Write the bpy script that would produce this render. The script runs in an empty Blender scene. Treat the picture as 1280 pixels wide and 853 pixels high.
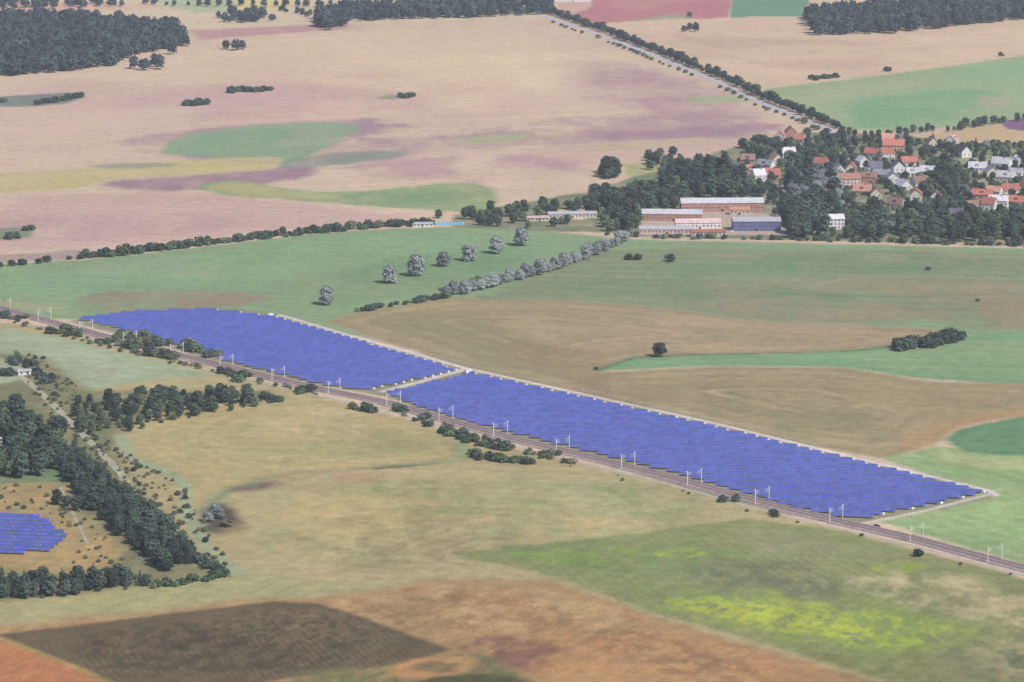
import bpy, math, random
import numpy as np
from mathutils import Vector
random.seed(7); np.random.seed(7)
rng=np.random.RandomState(11)

# ------------------------------------------------------------------ camera geometry (metres)
H=450.0; F=4000.0; TH=math.atan(786.5/F); CT,ST=math.cos(TH),math.sin(TH)
def G(u,v):
    """survey reading (photo plan) -> ground position in metres"""
    b=426.5-v; k=H/(F*ST-b*CT)
    return (k*(u-640.0), k*(F*CT+b*ST))
def GP(pts): return [G(*p) for p in pts]

scene=bpy.context.scene
cam=bpy.data.cameras.new("camera"); camo=bpy.data.objects.new("camera",cam)
scene.collection.objects.link(camo); camo.location=(0,0,H)
camo.rotation_euler=(math.pi/2-TH,0,0)
cam.sensor_width=36; cam.lens=F/1280*36; cam.clip_start=1; cam.clip_end=60000
scene.camera=camo
scene.view_settings.view_transform='Standard'; scene.view_settings.look='None'; scene.view_settings.exposure=0

# ------------------------------------------------------------------ light
sd=Vector((0.62,-0.55,0)).normalized(); EL=math.radians(48)
sdir=Vector((sd.x*math.cos(EL),sd.y*math.cos(EL),math.sin(EL)))
w=bpy.data.worlds.new("World"); scene.world=w; w.use_nodes=True
nt=w.node_tree; bg=nt.nodes["Background"]; sky=nt.nodes.new("ShaderNodeTexSky")
sky.sky_type='NISHITA'; sky.sun_disc=False; sky.sun_elevation=EL
sky.sun_rotation=math.atan2(sd.x,sd.y); sky.altitude=450; sky.air_density=1.2; sky.dust_density=2.5
nt.links.new(sky.outputs[0],bg.inputs[0]); bg.inputs[1].default_value=0.13
sl=bpy.data.lights.new("sun",'SUN'); sl.energy=4.5; sl.angle=math.radians(0.5); sl.color=(1,0.95,0.92)
so=bpy.data.objects.new("sun",sl); scene.collection.objects.link(so)
so.rotation_euler=sdir.to_track_quat('Z','Y').to_euler(); so.location=(0,0,800)

# ------------------------------------------------------------------ colour
def lin(c):
    c=np.asarray(c,float)/255.0
    return np.where(c<=0.04045,c/12.92,((c+0.055)/1.055)**2.4)
KL=np.array([1.34,1.43,1.48])
def base(c):
    l=lin(c)/KL; g=l[0]*0.3+l[1]*0.55+l[2]*0.15
    return l*0.88+g*0.12

# ------------------------------------------------------------------ noise
TAB=rng.rand(256,256)
def vnoise(x,y):
    xi=np.floor(x).astype(int); yi=np.floor(y).astype(int); fx=x-xi; fy=y-yi
    fx=fx*fx*(3-2*fx); fy=fy*fy*(3-2*fy)
    a=TAB[xi&255,yi&255]; b=TAB[(xi+1)&255,yi&255]; c=TAB[xi&255,(yi+1)&255]; d=TAB[(xi+1)&255,(yi+1)&255]
    return (a*(1-fx)+b*fx)*(1-fy)+(c*(1-fx)+d*fx)*fy
def fbm(x,y,s,o=4,off=0):
    r=0;a=1;t=0
    for i in range(o):
        r=r+a*vnoise(x/s+off*17.3+i*31.7,y/s+off*9.1+i*13.3); t+=a; a*=0.6; s*=0.5
    return r/t*2-1

# ------------------------------------------------------------------ ground grid
xs=[0.0]
while xs[-1]<1100: xs.append(xs[-1]+(0.85 if xs[-1]<300 else min(4,0.85+(xs[-1]-300)*0.006)))
xs+= [1300,1700,2500,4000,8000,16000,40000]
xs=np.array([-a for a in xs[:0:-1]]+xs)
ys=[1430.0]
while ys[-1]<5400: ys.append(ys[-1]+1.5*ys[-1]**2/(F*H))
ys=np.array([-40000,-8000,0,700,1100,1300,1380]+ys+[5600,6000,7000,9000,14000,25000,45000])
NX,NY=len(xs),len(ys)
X,Y=np.meshgrid(xs,ys); X=X.ravel(); Y=Y.ravel()
N=NX*NY
C=np.zeros((N,3))
n1=fbm(X,Y,400,4,1)
C[:]=base((204,182,156))
C*= (1+0.05*n1)[:,None]
out=(np.abs(X)>900)|(Y<1400)|(Y>5200)
cell=np.floor((X+60*n1)/420)*3+np.floor((Y)/600)*7
pal=np.array([base(c) for c in [(198,172,156),(140,165,120),(170,155,115),(120,150,105),(185,160,130)]])
C[out]=pal[(np.abs(cell[out]).astype(int)*13)%5]

wA=fbm(X,Y,60,5,2); wB=fbm(X,Y,14,3,3); wC=fbm(X,Y*0.8,170,5,4)
def streak(ang,L,wd,o,off):
    ca_,sa_=math.cos(ang),math.sin(ang)
    p=(X*ca_+Y*sa_)/L; q=(-X*sa_+Y*ca_+3*wA)/wd
    return fbm(p,q,1.0,o,off)
def sdist(P,x,y):
    P=np.array(P); n=len(P); d=np.full(x.shape,1e18); ins=np.zeros(x.shape,bool)
    for i in range(n):
        ax,ay=P[i]; bx,by=P[(i+1)%n]; ex,ey=bx-ax,by-ay
        t=np.clip(((x-ax)*ex+(y-ay)*ey)/(ex*ex+ey*ey+1e-9),0,1)
        d=np.minimum(d,(x-ax-t*ex)**2+(y-ay-t*ey)**2)
        if ay!=by:
            c=((ay>y)!=(by>y))&(x<(bx-ax)*(y-ay)/(by-ay)+ax); ins^=c
    d=np.sqrt(d); return np.where(ins,d,-d)
def smooth(P,it=2):
    for _ in range(it):
        Q=[]
        for i in range(len(P)):
            a=P[i]; b=P[(i+1)%len(P)]
            Q.append((a[0]*.75+b[0]*.25,a[1]*.75+b[1]*.25)); Q.append((a[0]*.25+b[0]*.75,a[1]*.25+b[1]*.75))
        P=Q
    return P
def layer(pts,col,f=3,warp=0,op=1.0,sm=0,brk=0,bs=40,stripe=None,contour=None):
    """col over polygon; f feather m; warp edge wobble m; brk broken-up by noise"""
    if sm: pts=smooth(pts,sm)
    P=GP(pts); a=np.array(P); m=f+warp*2.5+5
    idx=np.where((X>a[:,0].min()-m)&(X<a[:,0].max()+m)&(Y>a[:,1].min()-m)&(Y<a[:,1].max()+m))[0]
    if len(idx)==0: return
    x=X[idx];y=Y[idx]; s0=sdist(P,x,y)
    s=s0+warp*((wC[idx]*1.6 if warp>=12 else 0)+wA[idx]*1.4+0.6*wB[idx])
    t=np.clip((s+f)/(2*f),0,1); t=t*t*(3-2*t)*op
    if brk:
        nb=fbm(x,y*0.6,bs,5,len(pts)+int(abs(a[0,0]))%50)
        t=t*np.clip(0.5+nb*3.0*brk+ (1-brk)*0.5,0,1)
    c=base(col)[None,:]
    if stripe:
        ang,pitch,amp=stripe
        q=(x*math.cos(ang)+y*math.sin(ang)+4*wA[idx])/pitch
        c=c*(1+amp*np.sin(q*2*math.pi)*(0.6+0.8*wA[idx]))[:,None]
    if contour:
        pitch,amp=contour
        q=(s0+5*wA[idx])
        nn=vnoise(q/pitch,np.zeros_like(q)+3.3)-0.5+0.6*(vnoise(q/pitch*2.7,np.zeros_like(q)+9.3)-0.5)
        c=c*(1+2*amp*nn*(0.8+0.8*wC[idx]))[:,None]
    C[idx]=C[idx]*(1-t[:,None])+c*t[:,None]
def line(pts,col,wd=3,f=1,op=1.0,warp=0):
    P=GP(pts); a=np.array(P); m=wd+f+warp+5
    idx=np.where((X>a[:,0].min()-m)&(X<a[:,0].max()+m)&(Y>a[:,1].min()-m)&(Y<a[:,1].max()+m))[0]
    x=X[idx];y=Y[idx]; d=np.full(x.shape,1e18)
    for i in range(len(P)-1):
        ax,ay=P[i]; bx,by=P[i+1]; ex,ey=bx-ax,by-ay
        t=np.clip(((x-ax)*ex+(y-ay)*ey)/(ex*ex+ey*ey+1e-9),0,1)
        d=np.minimum(d,(x-ax-t*ex)**2+(y-ay-t*ey)**2)
    s=wd/2-np.sqrt(d)+warp*wB[idx]
    t=np.clip((s+f)/(2*f),0,1)*op
    C[idx]=C[idx]*(1-t[:,None])+base(col)[None,:]*t[:,None]

# ---- far top
layer([(-40,-10),(200,-10),(300,0),(700,0),(700,22),(430,30),(240,38),(-40,60)],(204,188,156),20,30)
layer([(-40,0),(120,2),(220,8),(60,16),(-40,14)],(208,172,152),10,10)
layer([(180,-5),(360,-5),(300,14),(240,18)],(156,180,138),10,12,0.8)
layer([(290,0),(380,-2),(360,14),(300,14)],(212,194,128),6,6,0.9)
layer([(230,38),(430,30),(440,36),(250,50)],(182,138,142),15,10,0.9)
layer([(0,95),(140,92),(260,60),(420,40),(660,30),(760,70),(700,110),(300,110)],(212,190,158),60,60,0.8,1,0.3,200)
layer([(-40,100),(250,105),(420,125),(330,160),(200,172),(120,200),(-40,210)],(200,170,160),40,40,0.8,1,0.6,150)
layer([(700,75),(800,85),(930,130),(985,165),(900,170),(760,140)],(178,144,150),40,30,0.9,1,0.4,120)
layer([(430,70),(650,62),(740,95),(640,130),(470,125)],(218,196,158),60,50,0.8,1,0.4,150)
layer([(300,85),(600,90),(700,140),(420,150),(260,125)],(202,170,156),60,40,0.6,1,0.8,90)
layer([(120,110),(380,100),(560,125),(400,145),(180,150)],(188,156,152),30,30,0.5,1,0.9,70)
layer([(700,-8),(918,-8),(910,22),(860,25),(770,32),(700,24)],(184,122,126),3,2,1,0,0,40,(0.3,30,0.06))
layer([(760,-8),(880,-8),(830,10),(770,14)],(194,140,130),12,10,0.7,1,0.4)
layer([(700,-8),(745,-8),(735,12),(700,22)],(200,165,150),3,4)
layer([(916,-8),(1015,-8),(1005,20),(912,22)],(106,152,118),3,2)
layer([(775,28),(840,18),(870,22),(800,32)],(150,165,125),4,4,0.8)
layer([(745,30),(850,23),(1010,25),(1030,45),(1320,18),(1320,64),(1100,95),(950,113),(900,97),(830,66)],(206,182,152),4,3)
layer([(800,38),(1000,50),(1200,55),(1100,80),(960,90),(880,72)],(192,162,144),40,30,0.6,1,0.7,90)
layer([(1100,50),(1320,30),(1320,60),(1130,85)],(214,192,158),20,20,0.6,1,0.5,60)
layer([(952,112),(1100,95),(1320,64),(1320,150),(1180,160),(1130,166),(1060,162),(1000,142)],(148,172,126),3,3,1,0,0,40,(0.9,24,0.08))
layer([(1045,128),(1200,108),(1262,118),(1160,160),(1060,158)],(118,168,120),12,14,0.9,1,0.3)
layer([(960,118),(1080,102),(1200,100),(1060,122),(1000,132)],(166,174,128),12,14,0.7,1,0.4)
layer([(1180,85),(1280,75),(1290,95),(1200,100)],(134,174,126),20,14,0.7,1)
layer([(1215,118),(1262,122),(1255,142),(1218,130)],(170,165,140),10,6,0.6,1)
layer([(1150,170),(1290,147),(1290,178),(1190,182)],(194,170,130),3,3)
layer([(1245,152),(1290,147),(1290,164),(1260,162)],(128,98,132),3,3)
# ---- big field detail
layer([(165,172),(260,162),(400,152),(480,147),(500,160),(440,176),(560,170),(700,160),(830,162),(980,150),(1000,168),(880,176),(700,183),(560,190),(420,205),(340,212),(200,190)],(160,128,144),16,18,0.9,1,0.4,70)
layer([(560,165),(700,150),(880,135),(960,150),(860,172),(640,178)],(164,130,146),25,20,0.6,1,0.7,70)
layer([(640,182),(880,172),(1000,172),(920,195),(760,205),(620,215)],(196,168,156),25,16,0.7,1)
layer([(420,205),(640,185),(760,205),(660,232),(480,225)],(178,146,150),25,20,0.8,1,0.7,60)
layer([(205,180),(235,166),(330,156),(445,152),(458,162),(425,178),(395,190),(350,212),(325,196),(210,196)],(136,164,128),6,9,1,1,0.15,40)
layer([(240,170),(330,160),(380,165),(330,185),(240,188)],(122,158,118),10,10,0.7,1,0.5,30)
layer([(350,200),(430,190),(530,188),(480,200),(420,208),(345,214)],(124,144,130),8,8,0.8,1,0.15)
layer([(-40,218),(120,208),(340,194),(358,203),(330,214),(130,224),(110,236),(-40,244)],(190,180,122),6,6,1,1,0.2)
layer([(100,208),(170,203),(240,206),(150,212)],(130,145,130),6,4,0.7,1)
layer([(110,230),(220,220),(350,212),(400,208),(390,222),(300,234),(180,240)],(152,118,138),12,8,0.9,1,0.2)
layer([(235,233),(290,224),(345,234),(420,242),(560,228),(610,232),(628,256),(585,266),(470,260),(370,250),(290,246)],(138,162,110),6,7,1,1,0.15,30)
layer([(250,232),(300,226),(350,238),(440,246),(380,250),(280,242)],(176,174,116),6,5,0.8,1)
layer([(420,244),(560,232),(600,245),(540,258),(460,256)],(120,156,106),6,6,0.7,1,0.6,25)
layer([(-40,246),(240,240),(300,248),(420,258),(560,270),(480,280),(200,305),(-40,322)],(196,166,156),20,14,0.85,1,0,40,(1.3,22,0.05))
layer([(-40,270),(150,262),(350,275),(250,295),(-40,310)],(184,152,150),20,14,0.7,1,0.7,50)
layer([(560,174),(640,165),(668,166),(655,174),(600,181)],(166,176,126),6,6,0.8,1,0.2,25)
layer([(720,184),(880,170),(890,176),(760,190)],(186,176,132),8,6,0.7,1)
layer([(850,122),(900,119),(945,122),(940,127),(870,130)],(150,176,126),6,6,0.8,1,0.2,25)
layer([(462,122),(500,118),(520,122),(480,126)],(140,145,115),5,5,0.9,1)
layer([(-20,122),(40,118),(105,115),(104,124),(70,132),(-20,134)],(114,128,122),6,6,0.95,1)
layer([(775,205),(830,200),(850,212),(790,225)],(168,170,118),4,4)
layer([(-20,285),(40,284),(38,298),(-20,300)],(120,140,115),6,6,0.9,1)
layer([(-20,320),(110,312),(120,322),(-20,330)],(170,150,140),6,4)
# ---- mid green
layer([(-40,332),(100,326),(170,318),(400,292),(520,284),(600,284),(690,290),(800,300),(1330,312),(1330,420),(1000,420),(560,440),(330,400),(100,400),(40,398),(-40,392)],(132,160,116),3,3,1,0,0,40,(1.2,18,0.06))
layer([(-20,345),(150,330),(420,300),(640,290),(560,320),(380,350),(180,362),(0,370)],(128,168,120),14,14,0.7,1,0.7,45)
layer([(60,335),(260,318),(400,330),(300,348),(100,352)],(146,168,126),14,12,0.7,1,0.7,35)
layer([(80,368),(200,362),(350,365),(335,380),(200,388),(100,390)],(150,136,108),8,9,0.9,1,0.35,25)
layer([(-40,372),(60,378),(120,395),(0,388)],(162,160,120),8,6,0.7,1)
layer([(420,330),(700,300),(740,305),(600,345),(480,378),(400,388)],(112,150,106),12,8,0.7,1,0.5,35)
layer([(350,345),(480,335),(600,345),(560,365),(430,385),(350,385)],(136,156,112),10,8,0.6,1,0.6,20)
layer([(600,372),(740,315),(860,310),(1330,318),(1330,398),(1130,400),(980,404),(800,380)],(130,146,110),6,6,1,0,0,40,(1.45,26,0.10))
layer([(900,345),(1330,350),(1330,410),(1150,412),(1000,404),(860,380)],(146,142,108),20,16,0.85,1,0.6,45)
layer([(760,330),(1000,318),(1280,322),(1200,340),(900,346)],(110,142,106),16,12,0.7,1,0.7,40)
layer([(820,312),(1050,308),(1300,316),(1200,328),(940,326)],(150,152,116),12,10,0.6,1,0.8,30)
layer([(680,345),(900,352),(1100,372),(900,376),(700,366)],(114,138,100),14,12,0.6,1,0.7,30)
layer([(1080,358),(1300,352),(1300,372),(1150,378)],(158,146,112),14,10,0.6,1,0.6,30)
layer([(1130,384),(1330,380),(1330,412),(1180,408)],(150,138,104),10,8,0.7,1,0.5,25)
line([(1000,360),(1060,348),(1180,346),(1290,350)],(165,160,128),4,3,0.6,3)
line([(700,340),(860,332),(1040,336),(1290,332)],(100,134,94),4,3,0.7,3)
line([(720,352),(900,362),(1100,372),(1290,366)],(100,130,92),4,3,0.6,3)
line([(600,372),(760,383),(980,408),(1140,412)],(88,123,86),6,3,0.8,2)
layer([(405,402),(470,385),(560,372),(700,375),(830,385),(1000,408),(1150,410),(1190,414),(1120,432),(1050,440),(830,447),(760,460),(756,466),(900,458),(1060,460),(1160,478),(1330,480),(1330,512),(1200,528),(1165,552),(1110,574),(880,534),(760,504),(560,455)],(158,146,108),3,4,1,0,0,40,None,(7,0.19))
layer([(640,385),(900,398),(1120,412),(1090,430),(900,438),(780,440),(640,420)],(176,156,122),14,14,0.65,1,0.6,35)
layer([(450,395),(600,385),(680,440),(740,470),(640,470),(520,430)],(140,138,98),14,14,0.65,1,0.5,35)
layer([(760,475),(1000,465),(1280,490),(1180,515),(1100,545),(950,540),(820,510)],(166,152,110),14,20,0.5,1,0.6,35)
layer([(880,500),(1080,500),(1130,520),(1090,560),(960,535)],(138,140,102),12,12,0.6,1,0.6,25)
layer([(620,430),(760,440),(760,470),(860,500),(760,500),(640,460)],(150,132,100),12,12,0.6,1,0.7,20)
layer([(748,463),(790,450),(830,446),(1050,440),(1120,432),(1200,420),(1330,412),(1330,482),(1160,474),(1060,459),(900,457)],(122,162,114),3,3,1,0,0,40,None,(6,0.07))
layer([(1060,444),(1330,420),(1330,470),(1150,465)],(140,166,116),15,12,0.8,1,0.4)
line([(748,463),(790,448),(850,444),(1050,440),(1120,433)],(78,118,84),5,2,0.8,1)
line([(740,466),(900,459),(1060,461),(1160,478),(1290,481)],(174,164,126),4,2,0.6,1)
layer([(1120,556),(1165,528),(1330,500),(1330,515),(1200,532),(1178,548),(1150,565)],(172,146,100),6,4,0.9,1)
layer([(1105,574),(1170,560),(1330,560),(1330,720),(1260,700),(1100,652),(1240,622)],(144,172,114),3,3,1,0,0,40,(0.6,14,0.06))
layer([(1180,552),(1200,535),(1330,512),(1330,572),(1220,568)],(102,146,104),3,3,1,1,0,40,None,(4,0.09))
layer([(1168,560),(1215,570),(1330,574),(1330,590),(1200,585)],(178,186,126),6,5,0.7,1)
layer([(1150,645),(1330,600),(1330,640),(1220,660)],(158,184,118),14,10,0.7,1,0.5,20)
# solar park gravel apron
layer([(85,402),(160,386),(270,383),(355,395),(460,427),(580,460),(900,532),(1245,616),(1240,624),(1075,656),(960,640),(800,595),(640,548),(480,496),(400,482),(270,452)],(142,142,116),3,2)
line([(350,394),(460,426),(580,460),(900,531),(1238,614),(1245,619)],(218,208,202),4,1.2,1)
line([(582,462),(478,490)],(205,198,188),6,1,1)
line([(1238,618),(1150,640),(1075,655)],(196,190,165),4,1,0.9)
# ---- foreground, near side of the railway
fg=[(-60,398),(60,408),(270,462),(400,495),(520,528),(640,560),(760,588),(860,612),(1000,650),(1100,674),(1330,738),(1330,1000),(-300,1000)]
layer(fg,(174,163,116),3,0)
layer([(-40,402),(90,425),(180,448),(262,468),(200,474),(110,488),(60,455),(-40,440)],(154,170,134),4,4)
layer([(0,415),(90,430),(200,462),(120,480),(60,448)],(168,178,148),8,8,0.7,1,0.5,15)
layer([(-40,435),(60,450),(110,488),(330,490),(360,500),(230,515),(150,540),(160,600),(240,700),(300,718),(180,735),(-60,760)],(122,126,90),8,6,1,0,0.2,20)
layer([(0,590),(70,600),(100,640),(160,690),(130,715),(0,720),(-60,720)],(178,152,98),8,8,0.95,1,0.3,12)
layer([(-40,560),(70,560),(80,602),(-40,606)],(114,140,100),3,3,0.9)
layer([(-40,440),(30,455),(30,475),(-40,485)],(160,172,140),3,3,0.9)
layer([(148,545),(200,512),(300,498),(420,500),(500,524),(575,556),(578,574),(470,582),(350,592),(250,622),(240,602),(170,575)],(176,164,112),3,4,1,1,0,40,None,(4,0.11))
layer([(200,540),(380,520),(500,540),(560,560),(440,575),(260,580)],(158,156,104),14,12,0.8,1,0.7,25)
layer([(300,510),(420,505),(480,530),(380,545)],(186,172,122),10,10,0.8,1,0.7,15)
line([(150,545),(165,575),(215,592),(232,606),(232,640),(258,685),(300,718),(350,728)],(154,168,130),8,2,1,1)
line([(575,555),(578,574),(470,584),(350,594),(290,610),(250,640)],(132,148,104),7,3,0.9,1)
line([(575,545),(582,566),(560,582)],(150,165,120),7,2,0.8,1)
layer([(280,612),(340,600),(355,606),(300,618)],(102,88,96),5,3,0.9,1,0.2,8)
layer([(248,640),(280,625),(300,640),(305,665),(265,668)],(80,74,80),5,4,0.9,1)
line([(470,586),(520,582),(545,580)],(84,92,72),5,2,0.9,1)
layer([(380,600),(620,585),(860,612),(940,645),(700,690),(540,715),(340,700),(300,660)],(160,160,110),20,20,0.85,1,0.7,35)
layer([(620,600),(820,612),(900,640),(760,650),(640,630)],(146,158,102),14,14,0.8,1,0.7,22)
layer([(300,625),(520,620),(560,660),(420,700),(310,690)],(186,168,112),14,16,0.8,1,0.7,30)
layer([(560,640),(820,650),(760,680),(560,688)],(182,166,114),12,12,0.8,1,0.8,14)
layer([(420,600),(560,600),(640,640),(480,650)],(142,148,96),12,12,0.7,1,0.9,14)
layer([(320,590),(460,585),(520,600),(360,620)],(170,148,110),10,10,0.7,1,0.8,12)
layer([(350,650),(600,640),(640,700),(400,715)],(148,136,98),10,12,0.6,1,1.0,10)
layer([(700,600),(880,625),(820,650),(680,640)],(172,170,122),10,12,0.7,1,1.0,9)
layer([(-60,762),(0,755),(160,735),(300,718),(440,730),(560,722),(500,740),(300,755),(-60,790)],(160,161,110),8,5,0.9,0,0,40,(1.2,6,0.06))
layer([(-60,785),(300,752),(420,742),(580,722),(700,728),(780,755),(980,815),(1130,860),(1100,1000),(-300,1000)],(168,136,90),8,8,1)
layer([(380,752),(600,725),(740,748),(820,780),(760,800),(560,795),(450,770)],(182,158,106),12,12,0.8,1,0.8,14)
layer([(420,760),(640,735),(760,770),(700,790),(500,790)],(146,116,80),8,8,0.7,1,1.0,7)
layer([(640,790),(900,800),(1050,850),(700,870)],(184,140,86),10,10,0.7,1,0.8,12)
layer([(700,770),(900,810),(1000,850),(800,850)],(148,112,78),8,8,0.7,1,1.0,6)
layer([(560,790),(700,800),(680,835),(590,830)],(128,94,82),10,8,0.85,1,0.6,10)
layer([(560,692),(750,672),(930,648),(1040,662),(1330,735),(1330,1000),(1130,862),(980,815),(800,762),(690,722)],(134,143,92),3,4,1,0,0,40,(0.35,6,0.09))
layer([(600,690),(820,665),(960,672),(900,720),(760,720)],(118,144,80),10,12,0.8,1,0.8,12)
layer([(900,655),(1060,672),(1180,706),(1060,720),(930,690)],(144,146,106),10,12,0.8,1,0.7,12)
layer([(850,700),(1050,715),(1090,745),(960,750),(860,730)],(108,120,90),12,10,0.8,1,0.8,10)
layer([(1060,720),(1180,710),(1330,745),(1330,800),(1200,775),(1090,745)],(184,176,130),12,10,0.9,1,0.7,12)
layer([(1100,742),(1200,735),(1260,760),(1180,770)],(130,132,92),8,8,0.7,1,0.9,7)
layer([(1150,790),(1330,775),(1330,880),(1200,860)],(116,124,86),12,10,0.85,1,0.7,11)
layer([(960,800),(1150,810),(1250,860),(1130,870),(1000,825)],(124,130,78),10,8,0.8,1,0.8,9)
layer([(1200,800),(1320,790),(1320,860),(1240,850)],(164,154,112),8,8,0.7,1,1.0,7)
layer([(780,745),(900,732),(1060,745),(1230,778),(1240,805),(1080,822),(940,802),(850,775)],(134,154,70),8,8,0.8,1,0.8,9)
layer([(800,752),(900,742),(1020,752),(1200,785),(1210,800),(1080,812),(960,795),(870,772)],(154,174,58),6,8,0.95,1,0.95,6)
layer([(820,752),(940,750),(1120,785),(1060,800),(900,778)],(170,184,50),5,6,0.9,1,1.1,4.5)
layer([(800,692),(860,684),(895,692),(850,700)],(164,176,58),4,4,0.95,1,0.8,5)
layer([(1085,706),(1150,704),(1155,714),(1100,718)],(150,170,62),4,4,0.95,1,0.8,5)
layer([(620,690),(780,680),(820,700),(700,712)],(130,158,70),6,6,0.8,1,0.9,7)
line([(690,722),(800,762),(980,815),(1130,860)],(170,162,116),5,3,0.7,2)
layer([(-60,800),(0,792),(200,768),(345,752),(400,754),(480,782),(565,812),(510,830),(370,846),(240,870),(180,880),(100,838),(0,800)],(106,94,70),3,2,1,0,0,40,(0.35,3.6,0.20))
layer([(60,795),(340,760),(480,790),(400,835),(160,845)],(82,78,58),8,8,0.75,1,1.0,4.5)
layer([(200,770),(400,757),(500,795),(300,800)],(124,108,82),6,6,0.7,1,1.0,3.5)
layer([(350,850),(420,838),(510,830),(600,815),(640,845),(700,880),(400,900)],(112,118,74),5,5,1,1,0.3,6)
layer([(480,838),(530,820),(600,822),(580,842),(520,852)],(184,142,88),4,4,0.9,1)
layer([(500,836),(540,826),(580,830),(560,844)],(136,116,76),3,4,0.9,1)
layer([(500,850),(640,842),(700,880),(500,900)],(90,88,60),4,4,1,1)
layer([(-60,796),(0,800),(100,838),(180,880),(-60,900)],(178,122,76),3,2)
line([(0,797),(100,836),(180,875)],(178,156,82),3,2,0.8)
# village ground
layer([(730,240),(900,190),(1000,165),(1130,168),(1190,180),(1330,178),(1330,305),(1000,300),(800,296),(760,292),(560,284),(570,268)],(116,130,98),4,5,1,0,0.2,20)
layer([(800,270),(905,262),(990,270),(985,294),(800,294)],(190,172,160),3,3,0.9)
layer([(690,262),(735,260),(735,276),(680,275)],(204,186,156),4,4,0.9)
layer([(505,278),(560,276),(565,284),(500,286)],(200,184,156),4,4,0.9)
layer([(1195,188),(1330,184),(1330,235),(1200,238)],(158,166,116),5,6,0.8,1,0.3,15)
for p in [[(1040,166),(1060,195),(1085,225),(1095,250),(1150,285),(1290,292)],[(905,228),(980,200),(1060,195),(1130,205),(1200,225),(1290,228)],[(960,265),(1020,262),(1100,250)]]:
    line(p,(172,166,170),6,1,0.9)

g1=fbm(X,Y*0.6,35,5,7); g2=fbm(X,Y,5,3,8); g3=fbm(X,Y*0.5,140,5,12)
near=np.clip((3000-Y)/1500,0,1); far=np.clip((Y-2750)/150,0,1); fgm=np.clip((1830-0.55*(X+200)-Y)/60+0.5,0,1)
st1=streak(0.35,260,9,4,21); st2=streak(-0.15,160,6,4,22); st3=streak(1.05,70,2.4,4,23)
st=st1*far+(1-far)*(st2*(1-fgm)+st3*fgm)
C*= (1+ (0.05+0.12*near)*g1+0.14*near*g2+0.07*g3+(0.10+0.04*near)*st)[:,None]
# drilled tramlines in the far arable land
tr=(X*math.sin(0.35)-Y*math.cos(0.35)+6*wA)/34.0; tr=np.abs(tr-np.round(tr))*34.0
C*= (1-0.07*far*np.clip(1-tr/5,0,1))[:,None]
C[:,0]*=1+(0.03+0.07*near)*fbm(X,Y,28,5,9); C[:,2]*=1-0.05*fbm(X,Y,60,5,10)
C=np.clip(C*1.02,0.005,0.9)

me=bpy.data.meshes.new("ground")
co=np.zeros((N,3)); co[:,0]=X; co[:,1]=Y
me.vertices.add(N); me.vertices.foreach_set("co",co.ravel())
ii,jj=np.meshgrid(np.arange(NX-1),np.arange(NY-1)); a=(jj*NX+ii).ravel()
quads=np.stack([a,a+1,a+1+NX,a+NX],1); nf=len(quads)
me.loops.add(nf*4); me.loops.foreach_set("vertex_index",quads.ravel().astype(np.int32))
me.polygons.add(nf); me.polygons.foreach_set("loop_start",np.arange(nf,dtype=np.int32)*4)
me.update(calc_edges=True)
ca=me.attributes.new("field_colour",'FLOAT_COLOR','POINT')
ca.data.foreach_set("color",np.concatenate([C,np.ones((N,1))],1).ravel())
ground=bpy.data.objects.new("ground",me); scene.collection.objects.link(ground)

# ------------------------------------------------------------------ materials
def newmat(n):
    m=bpy.data.materials.new(n); m.use_nodes=True; return m,m.node_tree,m.node_tree.nodes["Principled BSDF"]
def noise_node(nt,vec,scale,detail=4):
    n=nt.nodes.new("ShaderNodeTexNoise"); n.inputs["Scale"].default_value=scale; n.inputs["Detail"].default_value=detail
    nt.links.new(vec,n.inputs["Vector"]); return n
def mr(nt,val,a,b,c=0.3,d=0.7):
    n=nt.nodes.new("ShaderNodeMapRange"); n.inputs[1].default_value=c; n.inputs[2].default_value=d
    n.inputs[3].default_value=a; n.inputs[4].default_value=b; nt.links.new(val,n.inputs[0]); return n.outputs[0]
def mul(nt,a,b):
    n=nt.nodes.new("ShaderNodeMath"); n.operation='MULTIPLY'
    nt.links.new(a,n.inputs[0])
    if isinstance(b,(int,float)): n.inputs[1].default_value=b
    else: nt.links.new(b,n.inputs[1])
    return n.outputs[0]
def vscale(nt,col,fac):
    n=nt.nodes.new("ShaderNodeVectorMath"); n.operation='SCALE'
    nt.links.new(col,n.inputs[0]); nt.links.new(fac,n.inputs["Scale"]); return n.outputs[0]
gm,t,b=newmat("field_ground")
at=t.nodes.new("ShaderNodeAttribute"); at.attribute_name="field_colour"
tc=t.nodes.new("ShaderNodeTexCoord")
na=noise_node(t,tc.outputs["Object"],0.12,6); nb=noise_node(t,tc.outputs["Object"],0.55,3)
f=mul(t,mr(t,na.outputs[0],0.88,1.12),mr(t,nb.outputs[0],0.86,1.14))
t.links.new(vscale(t,at.outputs["Color"],f),b.inputs["Base Color"])
b.inputs["Roughness"].default_value=1; b.inputs["Specular IOR Level"].default_value=0.0
me.materials.append(gm)

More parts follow.
